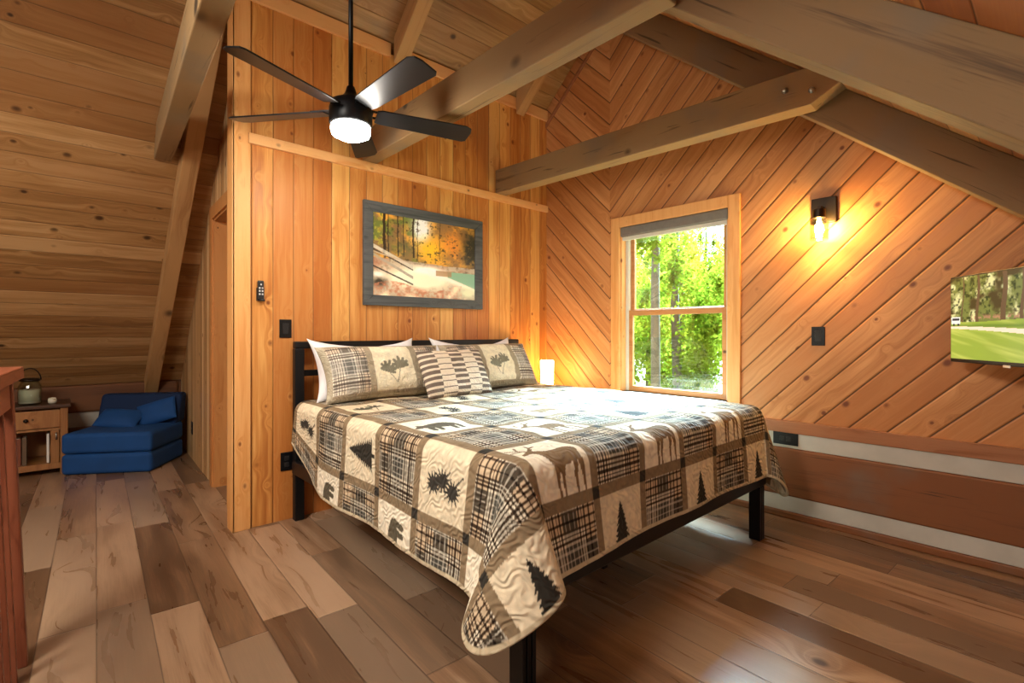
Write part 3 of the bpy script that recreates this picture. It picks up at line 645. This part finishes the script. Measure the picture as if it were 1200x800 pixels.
plate('light_switch', (1.086, YB, 1.228), 0, 'black rocker switch on the vertical boards left of the bed', 'switch')
plate('wall_outlet', (1.093, YB, .375), 0, 'black outlet low on the boards beside the bed leg', 'outlet', kind='outlet')
plate('light_switch', (XW, 1.02, 1.18), -PI/2, 'black rocker switch on the diagonal boards under the sconce', 'switch')
plate('wall_outlet', (XW-.012, 1.205, .517), -PI/2, 'black sideways outlet on the grey chinking past the quilt corner', 'outlet', w=.15, h=.082, kind='outlet')
o_ = plate('wall_outlet', dpt(5.55,.30,-.001), -(PI/2+.041), 'black outlet low on the pale side wall past the doorway', 'outlet', kind='outlet')
rm = thing('fan_remote', 'small black fan remote in a wall cradle with pale buttons', 'remote', (.935, YB, 1.41))
bm = BM(); box(bm, -.018, .018, -.024, -.006, 0, .115); obj('remote_body', bm, M['plastic_inner'], rm, bevel=.006)
bm = BM(); box(bm, -.022, .022, -.012, 0, -.012, .07); box(bm, -.022, .022, -.03, 0, -.012, -.002); obj('cradle', bm, M['plastic'], rm, bevel=.002)
for x, z in ((-.008,.03),(.008,.03),(-.008,.05),(.008,.05),(-.008,.068),(.008,.068),(0,.09)):
    bm = BM(); box(bm, x-.0045, x+.0045, -.0258, -.0235, z-.005, z+.005); obj('button', bm, M['button'], rm, bevel=.001)
# sconce
sc = thing('wall_sconce', 'lit jar sconce on a square dark backplate, right of the window', 'sconce', (XW, .985, 1.895), -PI/2)
bm = BM(); box(bm, -.068, .068, -.022, 0, -.02, .138); obj('backplate', bm, M['bronze'], sc, bevel=.004)
bm = BM(); box(bm, -.012, .012, -.105, -.02, .05, .072); lathe(bm, [(.012,.055),(.034,.05),(.036,.0),(.03,-.004),(.012,-.006)], (0,-.105,0), 24); obj('lamp_socket', bm, M['bronze'], sc, bevel=.002)
bm = BM(); lathe(bm, [(.04,.0),(.047,-.012),(.05,-.03),(.05,-.13),(.046,-.134),(.046,-.03),(.043,-.012)], (0,-.105,0), 28); obj('glass_jar', bm, M['jar'], sc, True)
bm = BM(); lathe(bm, [(.008,-.008),(.011,-.03),(.022,-.055),(.024,-.075),(.017,-.094),(0,-.1)], (0,-.105,0), 20); obj('bulb', bm, M['bulb'], sc, True)
# ------------------------------------------------------------------ television
tvd = Vector((.80,.60,0)); tvw, tvh = .735, .425
T0 = Vector((3.36,.372,1.055))
tv_ = thing('television', 'black flat television at right showing a green golf course', 'television', T0 - tvd*tvw/2, math.atan2(-.60,-.80))
# local: +x runs toward the camera end, screen faces local -y?  (checked: normal (-.6,.8))
bm = BM(); box(bm, -tvw/2, tvw/2, -.01, .03, 0, tvh); obj('cabinet', bm, M['plastic'], tv_, bevel=.004)
bm = BM(); box(bm, -tvw*.3, tvw*.3, .03, .055, .03, .26); obj('rear_housing', bm, M['plastic'], tv_, bevel=.01)
gx, gz = np.meshgrid(np.linspace(0,1,240), np.linspace(0,1,140))
def golf(x, y):
    n = fbm(x*14, y*9, 21, 4); n2 = fbm(x*50, y*30, 22, 3); n3 = fbm(x*6+y*14, y*5, 23, 3)
    def L(c, col, m): m = np.clip(m,0,1)[...,None]; return c*(1-m)+np.array(col,float)*m
    c = np.ones(x.shape+(3,))*np.array([104,116,62.])
    c = L(c, (190,196,150), (n-.5)*6); c = L(c, (48,58,30), (n2-.5)*4); c = L(c, (66,60,36), (fbm(x*9,y*6,25,3)-.55)*6*(y > .55)); c = L(c, (176,130,110), np.exp(-((y-.5)/.03)**2)*(n2 > .5)*(x > .2)*.8)
    for tx, w in ((.12,.006),(.26,.012),(.48,.02),(.62,.012),(.85,.022)): c = L(c, (92,76,56), (np.abs(x-tx-.01*np.sin(y*9)) < w*(1.35-y*.5))*(y > .43))
    g = (y < .46-.01*np.sin(x*7)).astype(float); c = L(c, (134,158,64), g); c = L(c, (168,182,92), g*(n3-.4)*3); c = L(c, (86,116,44), g*np.exp(-((y-.40)/.025)**2)*.7)
    c = L(c, (214,206,188), (np.abs(y-(.385-.10*x**1.5)) < .014+.02*x)*1.0)
    c = L(c, (206,214,222), ((np.abs(x-.05) < .045)*(np.abs(y-.47) < .045))*1.0); c = L(c, (40,48,56), ((np.abs(x-.05) < .035)*(np.abs(y-.485) < .016))*1.0); c = L(c, (30,30,32), (np.hypot((x-.03)*1.7,y-.42) < .016)|(np.hypot((x-.075)*1.7,y-.42) < .016))
    return c
Pp = np.stack([-tvw/2+.007+gx*(tvw-.014), np.full_like(gx,-.0112), .018+gz*(tvh-.026)], -1)
grid('screen', Pp, M['paint_screen'], golf(gx,gz), None, tv_)
bm = BM(); box(bm, -.02, .02, -.014, -.008, -.008, .004); obj('badge', bm, M['steel'], tv_, bevel=.002)
wl = tv_.matrix_basis.inverted(); 
bm = BM(); tube(bm, [(0,.05,.2),(0,.16,.2),(-.22,.30,.2)], .016, 8); box(bm, -.08, .08, .05, .065, .1, .3); obj('wall_arm', bm, M['plastic'], tv_)
# ------------------------------------------------------------------ stair railing at the left edge
rl = thing('stair_railing', 'red-brown wooden railing with newel post at the left edge', 'railing', (0,0,0))
def lean(bm, z0=0.0): 
    for v in bm.verts: v.co.x -= .040*v.co.z; v.co.y += .03*v.co.z
    return bm
Rv = Vector((.055,1,0)).normalized(); rp = lambda y, z=0.0: (-.108+(y-2.54)*.055, y, z)
def rbox(y, w, d, z0, z1):
    bm = BM(); x, _, _ = rp(y); box(bm, x-w/2, x+w/2, y-d/2, y+d/2, z0, z1); return lean(bm)
obj('newel_post', rbox(2.54, .06, .075, 0, 1.03), M['cherry'], rl, bevel=.004)
bm = BM(); a, b = rp(2.60), rp(-.9); prism(bm, [(a[0]-.055,a[1],1.03),(a[0]+.055,a[1],1.03),(a[0]+.055,a[1],1.075),(a[0]-.055,a[1],1.075)], (b[0]-a[0],b[1]-a[1],0)); obj('top_rail', lean(bm), M['cherry_y'], rl, bevel=.006)
bm = BM(); prism(bm, [(a[0]-.02,a[1]-.1,.93),(a[0]+.02,a[1]-.1,.93),(a[0]+.02,a[1]-.1,1.03),(a[0]-.02,a[1]-.1,1.03)], (b[0]-a[0],b[1]-a[1]+.1,0)); obj('sub_rail', lean(bm), M['cherry_y'], rl, bevel=.003)
for k in range(24):
    y = 2.40-k*.125
    obj('baluster', rbox(y, .034, .034, 0, .94), M['cherry'], rl, bevel=.003)
# ------------------------------------------------------------------ blue foam chair
ch = thing('foam_chair', 'blue fold-out foam chair with cushions in the far left corner', 'chair', (.016,5.65,0), math.atan2(-.37,.588))
W = .69
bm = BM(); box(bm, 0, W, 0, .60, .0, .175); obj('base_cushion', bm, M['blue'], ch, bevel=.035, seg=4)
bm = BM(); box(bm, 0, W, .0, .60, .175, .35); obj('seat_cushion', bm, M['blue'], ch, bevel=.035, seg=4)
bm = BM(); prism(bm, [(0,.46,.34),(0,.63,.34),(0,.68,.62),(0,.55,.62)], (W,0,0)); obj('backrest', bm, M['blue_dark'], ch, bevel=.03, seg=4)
def small_pillow(label, x, y, z, rx, rz, mat):
    a, b = np.meshgrid(np.linspace(-1,1,40), np.linspace(-1,1,30)); pr = (np.clip(1-np.abs(a)**3,0,1)*np.clip(1-np.abs(b)**3,0,1))**.55
    T = np.array(Matrix.Translation((.016,5.65,0)) @ Matrix.Rotation(math.atan2(-.37,.588),4,'Z') @ Matrix.Translation((x,y,z)) @ Matrix.Rotation(rz,4,'Y') @ Matrix.Rotation(-rx,4,'X'))
    def tr(s): return (np.stack([a*.17, s*.05*pr, b*.11, np.ones_like(a)], -1) @ T.T)[...,:3]
    P = np.concatenate([tr(-1), tr(1)[:, ::-1], tr(-1)[:, :1]], 1); o = grid('throw_pillow', P, mat); tag(o, label, 'pillow')
small_pillow('blue throw pillow lying low on the left of the foam chair seat', .25, .37, .415, .95, .1, M['blue'])
small_pillow('blue throw pillow propped at the right of the foam chair back', .52, .45, .455, .45, -.3, M['blue'])
# ------------------------------------------------------------------ rustic side table with jar and books
rt = thing('side_table', 'rustic wooden side table with drawer behind the stair railing', 'side table', (-.17,5.95,0))
tw, td, hz = .24, .21, .595
bm = BM(); box(bm, -tw-.02, tw+.02, -td-.02, td+.02, hz-.03, hz); obj('tabletop', bm, M['rustic_dark'], rt, bevel=.006)
for x in (-tw+.025, tw-.025):
    for y in (-td+.025, td-.025):
        bm = BM(); box(bm, x-.025, x+.025, y-.025, y+.025, 0, hz-.03); obj('leg', bm, M['rustic'], rt, bevel=.004)
bm = BM(); box(bm, -tw+.05, tw-.05, -td+.004, -td+.03, .40, .55); dr = obj('drawer', bm, M['rustic'], rt, bevel=.004)
bm = BM(); lathe(bm, [(0,0),(.007,0),(.008,.01),(.016,.018),(.012,.028),(0,.03)], n=14, M=Matrix.Translation((-.02,-td+.004,.475)) @ Matrix.Rotation(PI/2,4,'X')); obj('knob', bm, M['bronze'], dr, True)
bm = BM(); box(bm, -tw+.05, tw-.05, -td+.02, td-.01, .375, .395); obj('shelf', bm, M['rustic'], rt, bevel=.002)
bm = BM(); box(bm, -tw+.05, tw-.05, -td+.02, td-.01, .08, .10); obj('shelf', bm, M['rustic'], rt, bevel=.002)
bm = BM(); box(bm, -tw+.03, tw-.03, -td+.01, -td+.03, .05, .10); obj('apron', bm, M['rustic'], rt, bevel=.002)
bm = BM(); box(bm, -tw+.01, -tw+.02, -td+.05, td-.05, .08, hz-.03); box(bm, tw-.02, tw-.01, -td+.05, td-.05, .08, hz-.03); box(bm, -tw+.05, tw-.05, td-.02, td-.01, .08, hz-.03); obj('side_panel', bm, M['rustic'], rt)
bm = BM(); box(bm, .13, .185, -td+.004, -td+.024, .10, .375); dr = obj('door_stile', bm, M['rustic'], rt, bevel=.003)
bm = BM(); tube(bm, [(.165,-td-.004,.30),(.165,-td-.016,.31),(.165,-td-.016,.345),(.165,-td-.004,.355)], .005, 8); obj('latch', bm, M['steel'], dr, True)
bk = [((84,60,46),.022,.21,'brown book at the left end of the side table shelf'), ((190,184,172),.026,.235,'tall pale book standing among brown ones on the side table shelf'), ((120,64,40),.03,.225,'reddish brown book right of the pale one in the side table'), ((96,74,54),.028,.23,'dark tan book in the middle of the side table shelf'), ((222,216,206),.016,.245,'thin white book by the stile of the side table')]
x = -.145
for i, (c_, w, h, lb) in enumerate(bk):
    if i == 1: x += .004
    if i == 4: x = .105
    b = thing('book', lb, 'book', (-.17+x+w/2, 5.95-td+.13, .10), 0, 'books inside the side table')
    m_ = flat('book_cloth_%d' % i, c_, .7)
    bm = BM(); box(bm, -w/2, -w/2+.003, -.08, .08, 0, h); box(bm, w/2-.003, w/2, -.08, .08, 0, h); box(bm, -w/2, w/2, -.083, -.079, 0, h); obj('cover', bm, m_, b, bevel=.001)
    bm = BM(); box(bm, -w/2+.003, w/2-.003, -.079, .076, .004, h-.004); obj('pages', bm, M['candle'], b)
    x += w+.006
jr = thing('jar_lantern', 'glass jar lantern with cream candle on the side table', 'lantern', (-.17,5.87,hz))
bm = BM(); lathe(bm, [(.06,0),(.074,.008),(.076,.03),(.076,.15),(.06,.185),(.056,.20),(.05,.20),(.055,.183),(.071,.148),(.071,.03),(.06,.010)], n=32); obj('glass_jar', bm, M['jar'], jr, True)
bm = BM(); lathe(bm, [(.05,.012),(.07,.014),(.07,.125),(.06,.13),(.0,.128)], n=32); obj('candle', bm, M['candle'], jr, True)
bm = BM(); lathe(bm, [(.06,.198),(.066,.198),(.068,.208),(.064,.216),(.04,.224),(0,.226)], n=32); obj('lid', bm, M['bronze'], jr, True)
bm = BM(); tube(bm, [(.066*math.cos(t)*(1.05), 0, .205+.1*math.sin(t)) for t in np.linspace(0,PI,17)], .0045, 8); obj('handle', bm, M['bronze'], jr, True)
cc = thing('candle_cup', 'tiny cream candle cup right of the jar lantern', 'candle holder', (-.03,5.84,hz))
bm = BM(); lathe(bm, [(.018,0),(.028,.01),(.03,.03),(.024,.048),(.02,.048),(.024,.03),(.0,.012)], n=20); obj('cup', bm, M['candle'], cc, True)
bm = BM(); lathe(bm, [(0,.012),(.019,.014),(.019,.036),(.0,.038)], n=16); obj('candle', bm, M['candle'], cc, True)
# white pull cord hanging by the fan
pc = thing('pull_cord', 'short white pull cord hanging from the ceiling left of the fan rod', 'cord', (1.0,2.49,roof(2.49)))
bm = BM(); tube(bm, [(0,0,0),(0,0,-.5),(0,0,-.815)], .002, 6); obj('cord', bm, M['vinyl'], pc)
bm = BM(); lathe(bm, [(.003,-.81),(.006,-.82),(.009,-.875),(0,-.88)], n=12); obj('cord_knob', bm, M['vinyl'], pc, True)
# ------------------------------------------------------------------ outside
bm = BM(); box(bm, 4.2, 45, -20, 40, -3.2, -3.0); st(obj('forest_ground', bm, M['ground']))
def leaves(c, rad, n, size, r):
    d = r.normal(size=(n,3)); d /= np.linalg.norm(d,axis=1)[:,None]; cl = r.normal(size=(40,3)); cl /= np.linalg.norm(cl,axis=1)[:,None]
    k = r.integers(0,40,n); p = (cl[k]*(.35+.55*r.random((40,1)))[k]+d*.34*r.random((n,1)))*np.array(rad)
    a = r.normal(size=(n,3)); a /= np.linalg.norm(a,axis=1)[:,None]; b = np.cross(a, r.normal(size=(n,3))); b /= np.linalg.norm(b,axis=1)[:,None]
    s = size*(.6+.8*r.random(n))[:,None]
    q = (np.stack([p-a*s, p-b*s*.5, p+a*s, p+b*s*.5], 1)+np.array(c)).astype(np.float32)
    me = bpy.data.meshes.new('foliage'); me.vertices.add(4*n); me.vertices.foreach_set('co', q.reshape(-1))
    me.loops.add(4*n); me.loops.foreach_set('vertex_index', np.arange(4*n, dtype=np.int32)); me.polygons.add(n); me.polygons.foreach_set('loop_start', (np.arange(n)*4).astype(np.int32))
    me.update(calc_edges=True); return me
KIND = ['tall tree with yellow-green leaves outside the window', 'leafy green tree outside the window', 'tree with russet leaves outside the window', 'deep green tree outside the window']
spots = []
for r_, (X_, ya, yb) in enumerate(((10.5,0.4,8.4),(13.6,1.4,11.0),(16.7,1.0,14.0),(19.8,1.0,17.0),(22.9,2.0,19.5))):
    y = ya+(r_%2)*.6
    while y < yb: spots.append((X_, y)); y += 2.75
for i, (x, y) in enumerate(spots):
    r = np.random.default_rng(100+i); kd_ = int(r.choice([0,0,0,1,1,2,3]))
    t = thing('tree', KIND[kd_], 'tree', (x,y,-3.0), 0, 'trees outside the window')
    top_ = 3.0+1.2+.235*math.hypot(x,y)*.85+r.random()*.7; hz_ = 3.5; zc = top_-hz_
    link('foliage', leaves((0,0,zc), (1.3,1.3,hz_), 11500, .06, r), LEAF[kd_], t)
    bm = BM(); top = zc+hz_*.85; tube(bm, [(0,0,0),(.05,.02,top*.4),(-.06,.05,top*.75),(.02,0,top)], [.15,.12,.09,.03], 10); obj('trunk', bm, M['bark'], t, True)
t = thing('tree', 'slender pale-trunked tree standing nearest the window on its left', 'tree', (8.2,5.05,-3.0))
bm = BM(); tube(bm, [(0,0,0),(.04,.03,3),(-.03,.0,5),(.06,.03,7.2)], [.10,.09,.08,.06], 12); obj('trunk', bm, M['bark'], t, True)
link('foliage', leaves((0,0,6.5), (.9,.9,1.3), 2500, .06, np.random.default_rng(5)), LEAF[1], t)
# ------------------------------------------------------------------ light
wd = bpy.data.worlds.new('sky'); S.world = wd; wd.use_nodes = True; nt = wd.node_tree; bg = nt.nodes['Background']
bg.inputs[0].default_value = (.78,.90,1.0,1); bg.inputs[1].default_value = 5.0
def lamp(name, typ, loc, energy, color, target=None, **k):
    d = bpy.data.lights.new(name, typ); d.energy = energy; d.color = color
    for a, v in k.items(): setattr(d, a, v)
    o = bpy.data.objects.new(name, d); o.location = loc; COL.objects.link(o)
    if target is not None: o.rotation_euler = (Vector(target)-Vector(loc)).to_track_quat('-Z','Y').to_euler()
    return o
lamp('daylight', 'SUN', (9,3,8), 210, (.52,.80,1.0), (9-1.0,3-.12,8-1.05), angle=math.radians(45))
lamp('loft_fill', 'AREA', (-1.1,1.5,2.5), 122, (1.0,.92,.8), (-.1,2.0,0), shape='DISK', size=1.0)  # added fill light out of view, no fitting; lifts the whole room
lamp('jamb_fill', 'POINT', (1.9,4.3,2.2), 14, (1.0,.88,.66), None, shadow_soft_size=.1)  # added point light behind the doorway to brighten the jamb
lamp('side_wall_fill', 'AREA', (-1.3,3.7,1.7), 10, (1.0,.92,.8), (.9,4.9,1.2), shape='DISK', size=.5)  # added soft fill, aimed at the pale side wall
lamp('loft_fill_near', 'AREA', (1.2,-.75,1.15), 9, (1.0,.9,.78), (2.4,1.6,1.0), shape='DISK', size=.6)  # added weak fill from low behind the camera, no fitting
# ------------------------------------------------------------------ camera
cd = bpy.data.cameras.new('camera'); cam = bpy.data.objects.new('camera', cd); COL.objects.link(cam)
cd.sensor_width = 36; cd.lens = 36*FPX/1200; cd.shift_y = (HOR-400)/1200.0; cd.clip_start = .02
cam.location = (0,0,EYE); cam.rotation_euler = (PI/2, 0, HEAD-PI/2)
S.camera = cam
S.view_settings.view_transform = 'Standard'; S.view_settings.look = 'None'; S.view_settings.gamma = 1; S.view_settings.exposure = 0
S.view_settings.use_curve_mapping = False
S.cycles.max_bounces = 8; S.cycles.diffuse_bounces = 5
S.cycles.sample_clamp_indirect = 8
